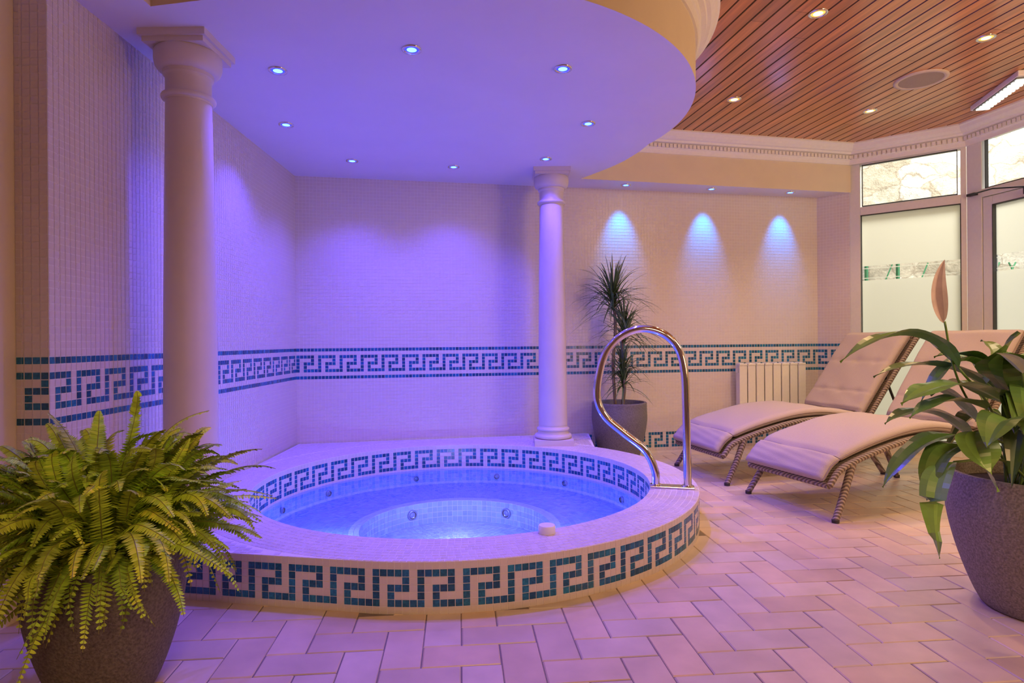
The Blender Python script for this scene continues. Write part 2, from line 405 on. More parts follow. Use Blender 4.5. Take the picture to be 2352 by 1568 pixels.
# ------------------------------------------------------------------ windows
def frameM(a,d):
    n=V((d.y,-d.x,0))
    return Matrix.Translation(a)@Matrix(((d.x,n.x,0,0),(d.y,n.y,0,0),(0,0,1,0),(0,0,0,1))),n
def glazed(name,a,d,L,openings,posts,rails,label,cat,depth=.07):
    M4,n=frameM(a,d)
    mb=MB()
    for x0,x1,z0,z1 in posts+rails: mb.box(x0,x1,-depth,0.0,z0,z1,M4=M4)
    o=mb.obj(name,['upvc'],bevel=.004); structure(o,label,cat)
    for (x0,x1,z0,z1,kind) in openings:
        s=MB()
        for q in ((x0,x0+.005,z0,z1),(x1-.005,x1,z0,z1),(x0,x1,z0,z0+.005),(x0,x1,z1-.005,z1)):
            s.box(q[0],q[1],-.03,.002,q[2],q[3],M4=M4)
        s.obj('glazing_seal',['seal'],parent=o)
        g=MB(); g.face([M4@V(p) for p in ((x0,-.02,z0),(x1,-.02,z0),(x1,-.02,z1),(x0,-.02,z1))]); g.obj('glass_pane',['glass'],parent=o)
        if kind=='f':
            f=MB()
            for za,zb in ((z0,1.527),(1.545,1.552),(1.632,1.639),(1.658,z1)):
                f.face([M4@V(p) for p in ((x0,-.026,za),(x1,-.026,za),(x1,-.026,zb),(x0,-.026,zb))])
            k=f.obj('frosted_film',['frost'],parent=o)
    return o
LA=(P2-P1).length
glazed('window_1',P1,dA,LA,[(.09,LA-.04,.12,2.12,'f'),(.10,LA-.06,2.20,2.575,'c')],
   [(0,.085,0,2.66),(LA-.04,LA+.0,0,2.66)],[(.085,LA-.04,0,.115),(.085,LA-.04,2.12,2.195),(.085,LA-.04,2.575,2.76)],
   'white framed full height window with frosted lower pane','window')
glazed('window_2',P2,dB,DOOR_T,[(.16,1.0,2.20,2.60,'c')],[(0,.13,0,2.66),(1.02,1.10,0,2.66)],[(.13,1.02,2.135,2.20),(.13,1.02,2.60,2.76)],
   'white framed clear fanlight above the door','window')
M4,n=frameM(P2,dB)
mb=MB()
for q in ((.135,.215,.01,2.13),(.93,1.015,.01,2.13),(.215,.93,.01,.14),(.215,.93,2.06,2.13)): mb.box(q[0],q[1],-.06,-.005,q[2],q[3],M4=M4)
dr=mb.obj('door_1',['upvc'],bevel=.004); structure(dr,'white framed door with frosted glass and closer','door')
s=MB()
for q in ((.215,.220,.14,2.06),(.925,.93,.14,2.06),(.215,.93,.14,.145),(.215,.93,2.055,2.06)): s.box(q[0],q[1],-.04,-.002,q[2],q[3],M4=M4)
s.obj('glazing_seal',['seal'],parent=dr)
g=MB(); g.face([M4@V(p) for p in ((.22,-.03,.14),(.93,-.03,.14),(.93,-.03,2.06),(.22,-.03,2.06))]); g.obj('glass_pane',['glass'],parent=dr)
f=MB()
for za,zb in ((.14,1.527),(1.545,1.552),(1.632,1.639),(1.658,2.06)): f.face([M4@V(p) for p in ((.22,-.036,za),(.93,-.036,za),(.93,-.036,zb),(.22,-.036,zb))])
f.obj('frosted_film',['frost'],parent=dr)
c=MB(); c.box(.50,.72,.0,.05,2.07,2.12,M4=M4); c.tube([M4@V((.06,.03,2.17)),M4@V((.3,.09,2.16)),M4@V((.58,.05,2.11))],.006); c.box(.03,.10,0,.035,2.16,2.18,M4=M4)
c.obj('door_closer',['steel_dark'],parent=dr)
c=MB(); c.tube([M4@V((.17,-.004,1.0)),M4@V((.17,.05,1.0)),M4@V((.30,.05,1.0))],.01); c.obj('door_handle',['chrome'],parent=dr)
# exterior
mb=MB(); nx,nz=90,60
for j in range(nz+1):
    for i in range(nx+1):
        x=2.2+i*7.2/nx; z=-.1+j*5.2/nz
        mb.v.append((x,7.3-.03*math.sin(x*5+z*3)+random.uniform(-.035,.035)-(x-2.2)*.1,z))
for j in range(nz):
    for i in range(nx):
        a=j*(nx+1)+i; mb.f.append((a,a+1,a+nx+2,a+nx+1)); mb.mi.append(0); mb.c.append((1,1,1))
structure(mb.obj('wall_garden',['stone'],smooth=True),'sunlit rubble stone garden wall outside the windows','stone wall')
mb=MB(); mb.face([(2.9,5.9,-.06),(3.2,5.6,-.06),(3.9,5.0,-.06),(5.3,-1.6,-.06),(10,-1.6,-.06),(10,8,-.06),(2.2,8,-.06),(2.2,5.9,-.06)]); 
structure(mb.obj('ground',['paving']),'pale outdoor paving beyond the windows','ground')
tr=thing('garden_trellis','green painted timber trellis before the stone wall','trellis',(4.5,6.75,-.06))
mb=MB()
for x in (-.55,-.2,.75,1.25): mb.box(x-.010,x+.010,-.02,.02,0,2.25)
for z in (1.0,): mb.box(-.6,1.8,-.015,.015,z-.01,z+.01)
for k in range(6):
    x=.7+.18*k
    mb.tube([(x,0.02,1.4),(x+.25,.02,1.9)],.008,6); mb.tube([(x+.25,.03,1.4),(x,.03,1.9)],.008,6)
mb.tube([(-.5,.02,1.3),(-.2,.02,2.0)],.008,6); mb.tube([(-.1,.02,1.3),(.15,.02,1.9)],.008,6)
mb.obj('lattice',['trellis'],parent=tr)
# ------------------------------------------------------------------ hot tub
O=V((CX,CY,0))
tub=thing('hot_tub','round sunken mosaic hot tub with blue greek key tiles','hot tub',O)
aR=46
pA=V((-1.675,2.2465+.1763*(1.675-.5825),0)); tp=V((CX+RO*math.cos(math.radians(-100)),CY+RO*math.sin(math.radians(-100)),0))
path=[pA,tp]+arc((CX,CY),RO,-100,aR,200)[1:]+[V((.66,5.29,0))]
cum=[0]
for a,b in zip(path,path[1:]): cum.append(cum[-1]+(b-a).length)
import bisect
def onpath(u):
    u=min(max(u,0),cum[-1]-1e-6); i=bisect.bisect_right(cum,u)-1
    d=(path[i+1]-path[i]).normalized(); return path[i]+d*(u-cum[i])
mb=MB(); nT=round(cum[-1]/T); tu=cum[-1]/nT
for i in range(len(path)-1):
    a,b=path[i],path[i+1]; mb.face([a,b,b+V((0,0,RZ)),a+V((0,0,RZ))],0)
for i in range(nT):
    a=onpath(i*tu);b=onpath((i+1)*tu); d=(b-a).normalized(); n=V((d.y,-d.x,0))
    for j in range(7):
        za,zb=j*RZ/7,(j+1)*RZ/7
        isb=1<=j<=5 and key(i,j-1)
        mb.tile([a+V((0,0,za)),b+V((0,0,za)),b+V((0,0,zb)),a+V((0,0,zb))],n,2 if isb else 1,blue() if isb else white(),sides=True,h=.0018)
mb.obj('tub_surround',['grout','tile','bluetile'],parent=tub,off=O)
# deck
poly=path+[C0+V((.02,-.01,0))]
def raydist(a):
    d=V((math.cos(a),math.sin(a),0)); best=9
    for p,q in zip(poly,poly[1:]+poly[:1]):
        e=q-p; den=d.x*e.y-d.y*e.x
        if abs(den)<1e-9: continue
        w=p-O; t=(w.x*e.y-w.y*e.x)/den; s_=(w.x*d.y-w.y*d.x)/den
        if t>0 and -1e-6<=s_<=1+1e-6: best=min(best,t)
    return best
mb=MB(); NA=360
def pol(r,a,z=0): return V((CX+r*math.cos(a),CY+r*math.sin(a),z))
for k in range(NA):
    a,b=2*math.pi*k/NA,2*math.pi*(k+1)/NA
    ra,rb=max(RO-.001,raydist(a)),max(RO-.001,raydist(b))
    mb.face([pol(RI,a,RZ),pol(ra,a,RZ),pol(rb,b,RZ),pol(RI,b,RZ)],0)
rows=9; up=V((0,0,1))
def jw():
    b=random.uniform(.93,1.03); return (.72*b,.64*b,.61*b)
for j in range(rows):
    r0=RI+(RO-RI)*j/rows; r1=RI+(RO-RI)*(j+1)/rows; n=round(2*math.pi*r1/T); ph=random.random()
    for k in range(n):
        a,b=2*math.pi*(k+ph)/n,2*math.pi*(k+1+ph)/n
        mb.tile([pol(r0,a,RZ),pol(r1,a,RZ),pol(r1,b,RZ),pol(r0,b,RZ)],up,1,jw(),sides=True,tilt=.0004)
def inpoly(x,y):
    c=False; n=len(poly)
    for i in range(n):
        p,q=poly[i],poly[(i+1)%n]
        if (p.y>y)!=(q.y>y) and x<(q.x-p.x)*(y-p.y)/(q.y-p.y)+p.x: c=not c
    return c
for i in range(-65,50):
    for j in range(70,200):
        x,y=i*T,j*T
        cs=[(x,y),(x+T,y),(x+T,y+T),(x,y+T)]
        if all(math.hypot(p[0]-CX,p[1]-CY)>RO+.001 for p in cs) and all(inpoly(*p) for p in cs):
            mb.tile([V((p[0],p[1],RZ)) for p in cs],up,1,jw(),sides=True,tilt=.0004)
mb.obj('deck_rim',['grout','tile'],parent=tub,off=O)
# basin
SEAT,WELL,RW=-.10,-.23,.56
mb=MB()
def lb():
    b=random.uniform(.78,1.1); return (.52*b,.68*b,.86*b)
n=252
for k in range(n):
    a,b=-2*math.pi*k/n,-2*math.pi*(k+1)/n
    nr=V((-math.cos((a+b)/2),-math.sin((a+b)/2),0))
    mb.face([pol(RI,a,SEAT),pol(RI,b,SEAT),pol(RI,b,RZ),pol(RI,a,RZ)],0)
    for j in range(10):
        zb=RZ-j*T; za=zb-T
        isb=1<=j<=5 and key(k,5-j)
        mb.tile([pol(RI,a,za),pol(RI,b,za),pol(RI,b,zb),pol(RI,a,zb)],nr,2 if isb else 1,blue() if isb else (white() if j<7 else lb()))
def ring(r0,r1,z,rows,col,z2=None):
    for j in range(rows):
        ra=r0+(r1-r0)*j/rows; rb=r0+(r1-r0)*(j+1)/rows
        za=z if z2 is None else z+(z2-z)*j/rows; zb=z if z2 is None else z+(z2-z)*(j+1)/rows
        m=max(12,round(2*math.pi*max(ra,rb)/.034))
        for k in range(m):
            a,b=2*math.pi*k/m,2*math.pi*(k+1)/m
            P=[pol(ra,a,za),pol(rb,a,zb),pol(rb,b,zb),pol(ra,b,za)]
            nn=up
            if z2 is not None: nn=V((-math.cos(a),-math.sin(a),0))
            mb.face([p-nn*.001 for p in P],0); mb.tile(P,nn,1,col(),h=.001)
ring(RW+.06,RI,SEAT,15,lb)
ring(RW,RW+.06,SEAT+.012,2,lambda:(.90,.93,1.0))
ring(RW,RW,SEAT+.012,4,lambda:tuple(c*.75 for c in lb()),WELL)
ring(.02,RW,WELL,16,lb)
mb.obj('basin',['grout','tile','bluetile'],parent=tub,off=O)
mb=MB(); NW=128; mb.face([pol(RI-.002,2*math.pi*k/NW,.015) for k in range(NW)])
mb.obj('water',['water'],parent=tub,off=O)
def jet(rad,ang,z,r):
    a=math.radians(ang); c=pol(rad-.004,a,z); n=V((-math.cos(a),-math.sin(a),0)); t=V((-math.sin(a),math.cos(a),0))
    mb=MB(); K=20
    prof=[(r,0),(r,.008),(r*.75,.012),(r*.6,.004),(r*.3,.006),(0.001,.007)]
    for rr,h in prof:
        for k in range(K):
            th=2*math.pi*k/K; mb.v.append(tuple(c+n*h+t*rr*math.cos(th)+up*rr*math.sin(th)))
    for i in range(len(prof)-1):
        for k in range(K):
            k2=(k+1)%K; mb.f.append((i*K+k,i*K+k2,(i+1)*K+k2,(i+1)*K+k)); mb.mi.append(0 if i!=2 else 1); mb.c.append((1,1,1))
    mb.obj('jet_nozzle',['jet','steel_dark'],parent=tub,off=O,smooth=True)
for a_ in (20,50,79,111,147,170): jet(RI,a_,-.048,.022)
for a_ in (58,127): jet(RW,a_,-.155,.034)
mb=MB(); mb.lathe([(.034,RZ),(.036,RZ+.004),(.036,RZ+.03),(.033,RZ+.035),(.02,RZ+.036),(.001,RZ+.036)],28,cx=.14,cy=2.545)
bt=mb.obj('air_control_button',['trim'],parent=tub,off=O,smooth=True,auto=40); bt['label']='small white round push button on the rim'
# ------------------------------------------------------------------ columns
def make_column(loc,label):
    e=thing('column',label,'column',loc,group='columns beside the hot tub')
    mb=MB(); mb.box(-.15,.15,-.15,.15,0,.045)
    pr=[(.135,.045)]
    for k in range(9): a=-math.pi/2+math.pi*k/8; pr.append((.128+.018*math.cos(a),.063+.018*math.sin(a)))
    pr+=[(.122,.084),(.118,.095),(.118,.105)]
    for k in range(9): a=-math.pi/2+math.pi*k/8; pr.append((.116+.012*math.cos(a),.118+.012*math.sin(a)))
    pr+=[(.112,.134),(.110,.15)]
    mb.lathe(pr,56); mb.obj('column_base',['column'],parent=e,smooth=True,auto=40)
    Hc=SZ-RZ
    mb=MB(); pr=[]
    for k in range(24):
        t=k/23; pr.append((.112-.019*t**1.5, .148+(Hc-.148-.27)*t))
    mb.lathe(pr,64); mb.obj('column_shaft',['column'],parent=e,smooth=True)
    z=Hc-.272
    mb=MB(); pr=[(.093,z),(.096,z)]
    for k in range(9): a=-math.pi/2+math.pi*k/8; pr.append((.098+.013*math.cos(a),z+.02+.013*math.sin(a)))
    pr+=[(.096,z+.036),(.093,z+.05),(.093,z+.10),(.096,z+.11),(.102,z+.115),(.102,z+.125)]
    for k in range(9): a=-math.pi/2+math.pi*.5*k/8*1.0; pr.append((.103+.034*math.cos(a),z+.18+.05*math.sin(a)))
    pr+=[(.137,z+.21),(.130,z+.222)]
    mb.lathe(pr,56)
    mb.box(-.130,.130,-.130,.130,Hc-.052,Hc-.030); mb.box(-.143,.143,-.143,.143,Hc-.030,Hc-.001)
    mb.obj('column_capital',['column'],parent=e,smooth=True,auto=40)
    return e
c1=make_column((-1.43,2.70,RZ+.001),'cream painted classical column with square capital')
copything(c1,(.318,4.78,RZ+.001))
# ------------------------------------------------------------------ handrail
hr=thing('handrail','arched polished steel grab rail on the tub rim','handrail',(.87,3.31,RZ))
pts=[]
for x,y in ((1511,1122),(1509,1085),(1488,1040),(1440,1000),(1398,962),(1381,920),(1384,870),(1400,815),(1434,774),(1482,756),(1530,768),(1562,803),(1575,855),(1578,930),(1579,1030),(1580,1122)):
    X=(x-1176)/423-.008; pts.append((X-.87,(.87-X)*.24,(1122-y)/423+.004))
mb=MB(); mb.tube(catmull(pts,8),.0215,20); mb.obj('rail_tube',['chrome'],parent=hr,smooth=True,auto=60)
mb=MB(); 
d=V((.972,-.234,0)); nn=V((.234,.972,0)); M4=Matrix(((d.x,nn.x,0,0),(d.y,nn.y,0,0),(0,0,1,0),(0,0,0,1)))
mb.box(-.12,.115,-.035,.035,.003,.012,M4=M4)
mb.lathe([(.034,.012),(.032,.018),(.022,.02)],24,cx=pts[0][0],cy=pts[0][1]); mb.lathe([(.034,.012),(.032,.018),(.022,.02)],24,cx=pts[-1][0],cy=pts[-1][1])
mb.obj('base_plate',['chrome'],parent=hr,bevel=.002)
# ------------------------------------------------------------------ downlights
def bezel(mb,r):
    mb.lathe([(r*1.0,0),(r*.98,-.006),(r*.8,-.007),(r*.72,-.002),(r*.70,-.001)],32)
def spot(name,parent,loc,color,power,size=110,blend=.6,rad=.02,rot=None):
    L=bpy.data.lights.new(name,'SPOT'); L.color=color; L.energy=power; L.spot_size=math.radians(size); L.spot_blend=blend; L.shadow_soft_size=rad
    o=bpy.data.objects.new(name,L); COL.objects.link(o); o.location=loc
    if parent:o.parent=parent
    if rot:o.rotation_euler=rot
    return o
def downlight(label,loc,glow,color,power,group,size,r=.045,proto=None,rim='chrome',tilt=0,blend=1):
    if proto: 
        e=copything(proto,loc); e['label']=label; return e
    e=thing('recessed_spotlight',label,'ceiling light',loc,group=group)
    mb=MB(); bezel(mb,r); mb.obj('lamp_bezel',['chrome'],parent=e,smooth=True)
    mb=MB(); mb.lathe([(r*.72,-.002),(r*.5,-.0035)],28,mi=1); mb.lathe([(r*.5,-.0035),(.001,-.0045)],28,mi=0); mb.obj('lamp_lens',[glow,rim],parent=e)
    spot('spot_source',e,(0,0,-.02),color,power,size,blend=blend,rot=(math.radians(tilt),0,math.radians(11)) if tilt else None)
    return e
BL=(.10,.06,1.0); pr=None
for x,y in ((-.447,2.767),(-1.136,2.97),(.26,2.974),(-1.37,3.706),(.479,3.728),(-1.164,4.455),(-.435,4.63),(.258,4.444)):
    e=downlight('chrome rimmed blue glowing spotlight in the soffit',(x,y,SZ-.0005),'bluewhite',BL,68,'blue soffit spotlights',118,proto=pr,rim='blueglow')
    if pr is None: pr=e
pr=None
for x,y in ((.989,5.21),(1.777,5.37),(2.542,5.52)):
    e=downlight('blue glowing spotlight close to the tiled wall',(x,y,SZ-.0005),'bluewhite',(.0,.24,1.0),42,'wall washing spotlights',52,proto=pr,rim='blueglow',tilt=19)
    if pr is None: pr=e
pr=None
for x,y in ((1.662,3.265),(2.787,3.546),(1.636,4.426),(2.772,4.67)):
    e=downlight('warm glowing spotlight in the timber ceiling',(x,y,H-.006),'warmglow',(1,.60,.30),46,'warm ceiling spotlights',105,r=.05,proto=pr,rim='warmrim')
    if pr is None: pr=e
e=thing('ceiling_speaker','round recessed speaker with mesh grille','speaker',(2.783,4.107,H-.008))
mb=MB(); mb.lathe([(.16,0),(.158,-.008),(.135,-.01),(.13,-.005)],48); mb.obj('speaker_rim',['speakerrim'],parent=e,smooth=True)
mb=MB(); mb.lathe([(.131,-.006),(.08,-.009),(.001,-.010)],48); mb.obj('speaker_grille',['grille'],parent=e,smooth=True)
e=thing('emergency_light','white rectangular emergency light with glowing diodes','ceiling light',(3.46,4.27,H-.008),rotz=math.radians(-14))
mb=MB(); mb.box(-.055,.055,-.32,.32,-.038,0); mb.obj('light_housing',['trim'],parent=e,bevel=.006)
mb=MB(); mb.box(-.048,.048,-.29,.29,-.045,-.038,mi=1)
for k in range(12): mb.box(-.042,.042,-.275+k*.047,-.253+k*.047,-.056,-.045)
mb.obj('diode_array',['ledglow','ledplate'],parent=e)
# ------------------------------------------------------------------ radiator
dW=(P0-C0).normalized(); angW=math.atan2(dW.y,dW.x)
rx=2.04; ry=4.85+.1945*(rx+1.727)
rad=thing('radiator','white enamelled sectional radiator mounted on tiled wall','radiator',(rx,ry-.13,.0),rotz=angW)
mb=MB(); ns=8; sw=.085
for i in range(ns):
    x=i*sw
    mb.box(x+.005,x+sw-.005,.0,.018,.33,.775)
    mb.box(x+.016,x+sw-.016,.015,.08,.34,.765)
    mb.box(x+.03,x+sw-.03,.015,.085,.74,.79)
    mb.box(x+.006,x+sw-.006,-.004,.06,.765,.785)
mb.box(.0,ns*sw,.03,.06,.36,.40); mb.box(0,ns*sw,.03,.06,.70,.74)
mb.obj('radiator_sections',['radiator'],parent=rad,bevel=.004)
for x in (.05,.55):
    mb=MB(); mb.box(x,x+.04,.08,.128,.6,.66); mb.obj('wall_bracket',['chrome'],parent=rad)
mb=MB(); mb.tube([(-.04,.045,.003),(-.04,.045,.36),(.0,.045,.38)],.01,8); mb.obj('radiator_valve',['chrome'],parent=rad)
# ------------------------------------------------------------------ loungers
prof_s=catmull([(-.03,0,.245),(.04,0,.325),(.14,0,.375),(.35,0,.435),(.6,0,.485),(.85,0,.50),(1.05,0,.475),(1.17,0,.46)],8)
back_s=catmull([(1.17,0,.47),(1.28,0,.62),(1.46,0,.86),(1.62,0,1.06)],10)
LWd=.60
def strip_pt(P,t):
    x=t*(len(P)-1); i=min(int(x),len(P)-2); p=P[i].lerp(P[i+1],x-i); d=(P[i+1]-P[i]).normalized(); return p,d
def cushion(name,P,t0,t1,parent,th=.06,tuft=None,n=40,m=28):
    mb=MB(); rows=[]
    for a in range(n+1):
        ta=a/n; t=t0+(t1-t0)*ta; p,d=strip_pt(P,t); nn=V((-d.z,0,d.x))
        e=max(.25,min(1,math.sin(math.pi*ta)*7))**.5
        row=[]
        for b in range(m*2):
            if b<m: w=b/(m-1); side=1
            else: w=1-(b-m)/(m-1); side=-1
            edge=min(w,1-w)*LWd
            hgt=th*.5*(1-(max(0,1-edge/.03))**2.2*.6)*e
            off=hgt*side
            if side>0 and tuft:
                for (tt,ww) in tuft:
                    dd=((ta-tt)*tuft_len)**2+((w-ww)*LWd)**2
                    off-=.010*math.exp(-dd/.0009)+.003*math.exp(-((ta-tt)*tuft_len)**2/.00012)*.5
            if side>0: off+=.003*math.sin(w*11+ta*7)*math.sin(ta*15)
            row.append(V((p.x,0,p.z))+nn*(off-th*.5)+V((0,-w*LWd,0)))
        rows.append(row)
    K=2*m
    for r_ in rows: mb.v.extend([tuple(q) for q in r_])
    for a in range(n):
        for b in range(K):
            b2=(b+1)%K; mb.f.append((a*K+b,(a+1)*K+b,(a+1)*K+b2,a*K+b2)); mb.mi.append(0); mb.c.append((1,1,1))
    mb.f.append(tuple(range(K))); mb.mi.append(0); mb.c.append((1,1,1))
    mb.f.append(tuple(n*K+k for k in reversed(range(K)))); mb.mi.append(0); mb.c.append((1,1,1))
    for b in (0,m-1):
        mb.tube([ (rows[a][b]+rows[a][K-1-b])*.5+V((0,.003 if b==0 else -.003,0)) for a in range(n+1)],.0045,6,mi=1)
    return mb.obj(name,['fabric','piping'],parent=parent,smooth=True,auto=70)
tuft_len=.75
def lounger(loc,rot,label):
    e=thing('sun_lounger',label,'lounger',loc,rotz=rot,group='sun loungers by the window')
    cushion('foot_cushion',prof_s,0,.24,e,n=16)
    cushion('seat_cushion',prof_s,.245,1,e,n=48)
    cushion('back_cushion',back_s,.0,1,e,th=.07,tuft=[(tt,ww) for tt in (.3,.62) for ww in (.2,.5,.8)],n=60,m=40)
    mb=MB()
    def below(P,dist): 
        out=[]
        for i in range(len(P)):
            d=(P[min(i+1,len(P)-1)]-P[max(i-1,0)]).normalized(); out.append(P[i]-V((-d.z,0,d.x))*dist)
        return out
    for w in (0.01,-LWd-.01):
        mb.tube([q+V((0,w,0)) for q in below(prof_s,.078)],.019,12); mb.tube([q+V((0,w,0)) for q in below(back_s,.09)],.019,12)
    for P,dist in ((prof_s,.070),(back_s,.082)):
        q=below(P,dist)
        for a,b in zip(q,q[1:]):
            mb.face([a,b,b+V((0,-LWd,0)),a+V((0,-LWd,0))]); mb.face([a+V((0,-LWd,-.012)),b+V((0,-LWd,-.012)),b+V((0,0,-.012)),a+V((0,0,-.012))])
    q=below(prof_s,.078)
    for a in (q[0],q[-1],below(back_s,.09)[-1]): mb.tube([a+V((0,.01,0)),a+V((0,-LWd-.01,0))],.019,12)
    mb.obj('wicker_frame',['wicker'],parent=e,smooth=True,auto=50)
    for w in (.01,-LWd-.01):
        sg=.03 if w>0 else -.03
        for s0,z0,s1 in ((.20,.31,.04),(1.12,.40,1.34)):
            lg=MB(); lg.tube([(s0,w,z0),(s0*.55+s1*.45,w+sg*.3,z0*.5),(s1,w+sg,.012)],lambda t:.022-.004*t,12)
            o=lg.obj('leg',['wicker'],parent=e,smooth=True,auto=50)
            c=MB(); c.lathe([(.019,0),(.02,.018),(.018,.02)],14,cx=s1,cy=w+sg,capb=True,capt=True); c.obj('foot_cap',['rubber'],parent=o)
    for w in (-.03,-LWd+.03):
        mb=MB(); mb.tube([(1.42,w,.74),(1.62,w,.30),(1.25,w,.28)],.01,8); mb.obj('back_strut',['steel_dark'],parent=e,smooth=True,auto=40)
    return e
l1=lounger((1.27,4.76,.003),math.radians(14),'wicker lounger with mauve beige cushions near the radiator')
copything(l1,(1.50,3.88,.003),math.radians(19),'wicker lounger with mauve beige cushions beside the peace lily')
# ------------------------------------------------------------------ planters
def potgeo(parent,rt,rm,rb,h,soilz,mat='pot'):
    mb=MB(); pr=[(0.001,0),(rb*.9,0),(rb,.012)]
    for k in range(1,15):
        t=k/14; r=rb+(rm-rb)*math.sin(t*math.pi/2*1.0)**.85 if t<.75 else None
        if r is None:
            tt=(t-.75)/.25; ra=rb+(rm-rb)*math.sin(.75*math.pi/2)**.85; r=ra+(rt-ra)*tt
        pr.append((r,.012+(h-.03)*t))
    pr+=[(rt+.002,h-.008),(rt-.003,h),(rt-.018,h),(rt-.024,h-.01),(rt-.03,soilz-.01)]
    mb.lathe(pr,64); mb.obj('planter',[mat],parent=parent,smooth=True,auto=50)
    mb=MB(); mb.lathe([(rt-.027,soilz),(rt*.5,soilz+.008),(.001,soilz+.012)],40); mb.obj('soil',['soil'],parent=parent,smooth=True)
def leafblade(mb,p0,p1,p2,w,n=14,fold=.25,col=(.05,.16,.03),wave=.0,shape='ov',nrm=None,mi=0):
    p0,p1,p2=V(p0),V(p1),V(p2); prev=None
    for i in range(n+1):
        t=i/n; p=p0*(1-t)**2+p1*2*t*(1-t)+p2*t*t; d=((p1-p0)*(1-t)+(p2-p1)*t).normalized()
        u=nrm if nrm else V((0,0,1))
        s=d.cross(u); 
        if s.length<.15: s=d.cross(V((0,1,0)))
        s.normalize(); un=s.cross(d).normalized()
        if shape=='ov': ww=w*.5*(math.sin(math.pi*min(1,t**.75))**.8 if t<1 else 0)
        elif shape=='lin': ww=w*.5*min(1,t*6+.5)*(1-t)**.55
        else: ww=w*.5*math.sin(math.pi*t)
        if t==0: ww=max(ww,.001)
        wv=wave*math.sin(t*14)*w
        cur=[p-s*ww+un*(ww*fold+wv), p-s*ww*.5+un*(ww*fold*.75), p, p+s*ww*.5+un*(ww*fold*.75), p+s*ww+un*(ww*fold-wv)]
        if prev:
            for k in range(4):
                m_=1.0+(.18 if k in(1,2) else 0)+random.uniform(-.06,.06)
                mb.face([prev[k],cur[k],cur[k+1],prev[k+1]],mi,tuple(c*m_ for c in col))
        prev=cur
# fern
FP=V((-1.18,1.76,0)); fern=thing('potted_fern','lush boston fern in a dark stone planter','potted plant',FP)
potgeo(fern,.20,.21,.125,.40,.36,'potdark')
mb=MB()
def frond(p0,tip,arch,w=.07,col=None):
    p0,tip=V(p0),V(tip); p1=p0.lerp(tip,.5)+V((0,0,arch))
    L=(tip-p0).length+arch*.6; n=int(L/.0098)
    b=random.uniform(.6,1.35); y=random.uniform(.8,1.15); col=col or (.42*b*y,.58*b,.05*b)
    bend=V((random.uniform(-1,1),random.uniform(-1,1),0))*.05
    pts=[]
    for i in range(n+1):
        t=i/n; pts.append(p0*(1-t)**2+p1*2*t*(1-t)+tip*t*t+bend*math.sin(math.pi*t)*t)
    mb.tube(pts[::3]+[pts[-1]],lambda t:.0020-.0013*t,5,col=(.24,.24,.06),cap=False)
    tw=random.uniform(-.7,.7)
    for i in range(2,n):
        t=i/n; p=pts[i]; d=(pts[i+1]-pts[i-1]).normalized()
        s=d.cross(V((0,0,1)))
        if s.length<.2: s=d.cross(V((0,1,0)))
        s.normalize(); u=s.cross(d)
        s=s*math.cos(tw)+u*math.sin(tw); u=s.cross(d)
        lw=w*.5*min(1,t*3.2+.2)*(1-t**2.2)**.8+.004
        yb=random.uniform(.7,1.2)*(1+.35*t); cc=(min(.9,col[0]*yb),min(.9,col[1]*yb),col[2]*yb)
        for sg in (-1,1):
            dirn=(s*sg*1.0+d*.28-u*random.uniform(.05,.45)).normalized()
            base=.0043
            q0=p-d*base; q1=p+d*base; q2=p+dirn*lw*.6+d*base*.85-u*.001; q3=p+dirn*lw; q4=p+dirn*lw*.6-d*base*.7-u*.001
            mb.face([q0,q1,q2,q3,q4],0,cc)
K0=V((0,0,.37))
tips=[(.06,.05,.86),(.27,.06,.80),(.42,.08,.68),(.47,.03,.55),(.43,-.14,.38),(.33,-.20,.30),(.0,-.33,.18),(-.2,-.28,.14),(-.38,.0,.68),(-.19,.03,.80),(-.06,.06,.80),(.15,.12,.74),(-.3,.1,.72),(.35,.2,.66),(-.12,-.3,.26),(.14,-.3,.26),(-.32,-.2,.3),
 (.40,-.05,.60),(.45,.12,.52),(.38,-.05,.42),(.2,-.05,.76),(-.25,.1,.76),(-.4,-.05,.60),(-.4,-.1,.5),(.24,-.26,.34),(.46,.08,.62),(.44,.0,.48),(.3,0,.7),(.33,-.1,.62),(-.3,-.1,.66)]
for tp_ in tips: frond(K0+V((random.uniform(-.05,.05),random.uniform(-.05,.05),0)),tp_,.13+random.uniform(0,.08),w=random.uniform(.06,.075))
for k in range(80):      # hanging fronds over the pot rim
    az=random.uniform(0,2*math.pi); rr=random.uniform(.22,.36)
    frond((.12*math.cos(az),.12*math.sin(az),.38),(rr*math.cos(az),rr*math.sin(az),random.uniform(.22,.38)),random.uniform(.14,.26),w=random.uniform(.05,.065))
for k in range(360):     # outward mound
    az=random.uniform(0,2*math.pi); el=random.random()**.9
    rr=(.18+.28*random.random()**.6)*(1-.35*el)
    z=.40+.34*el
    tip=V((rr*math.cos(az)*1.05,rr*math.sin(az)*.95,z)); 
    b0=V((.12*math.cos(az)*random.random(),.12*math.sin(az)*random.random(),.37))
    frond(b0,tip,random.uniform(.09,.24),w=random.uniform(.05,.07))
mb.obj('fern_fronds',['fern'],parent=fern)
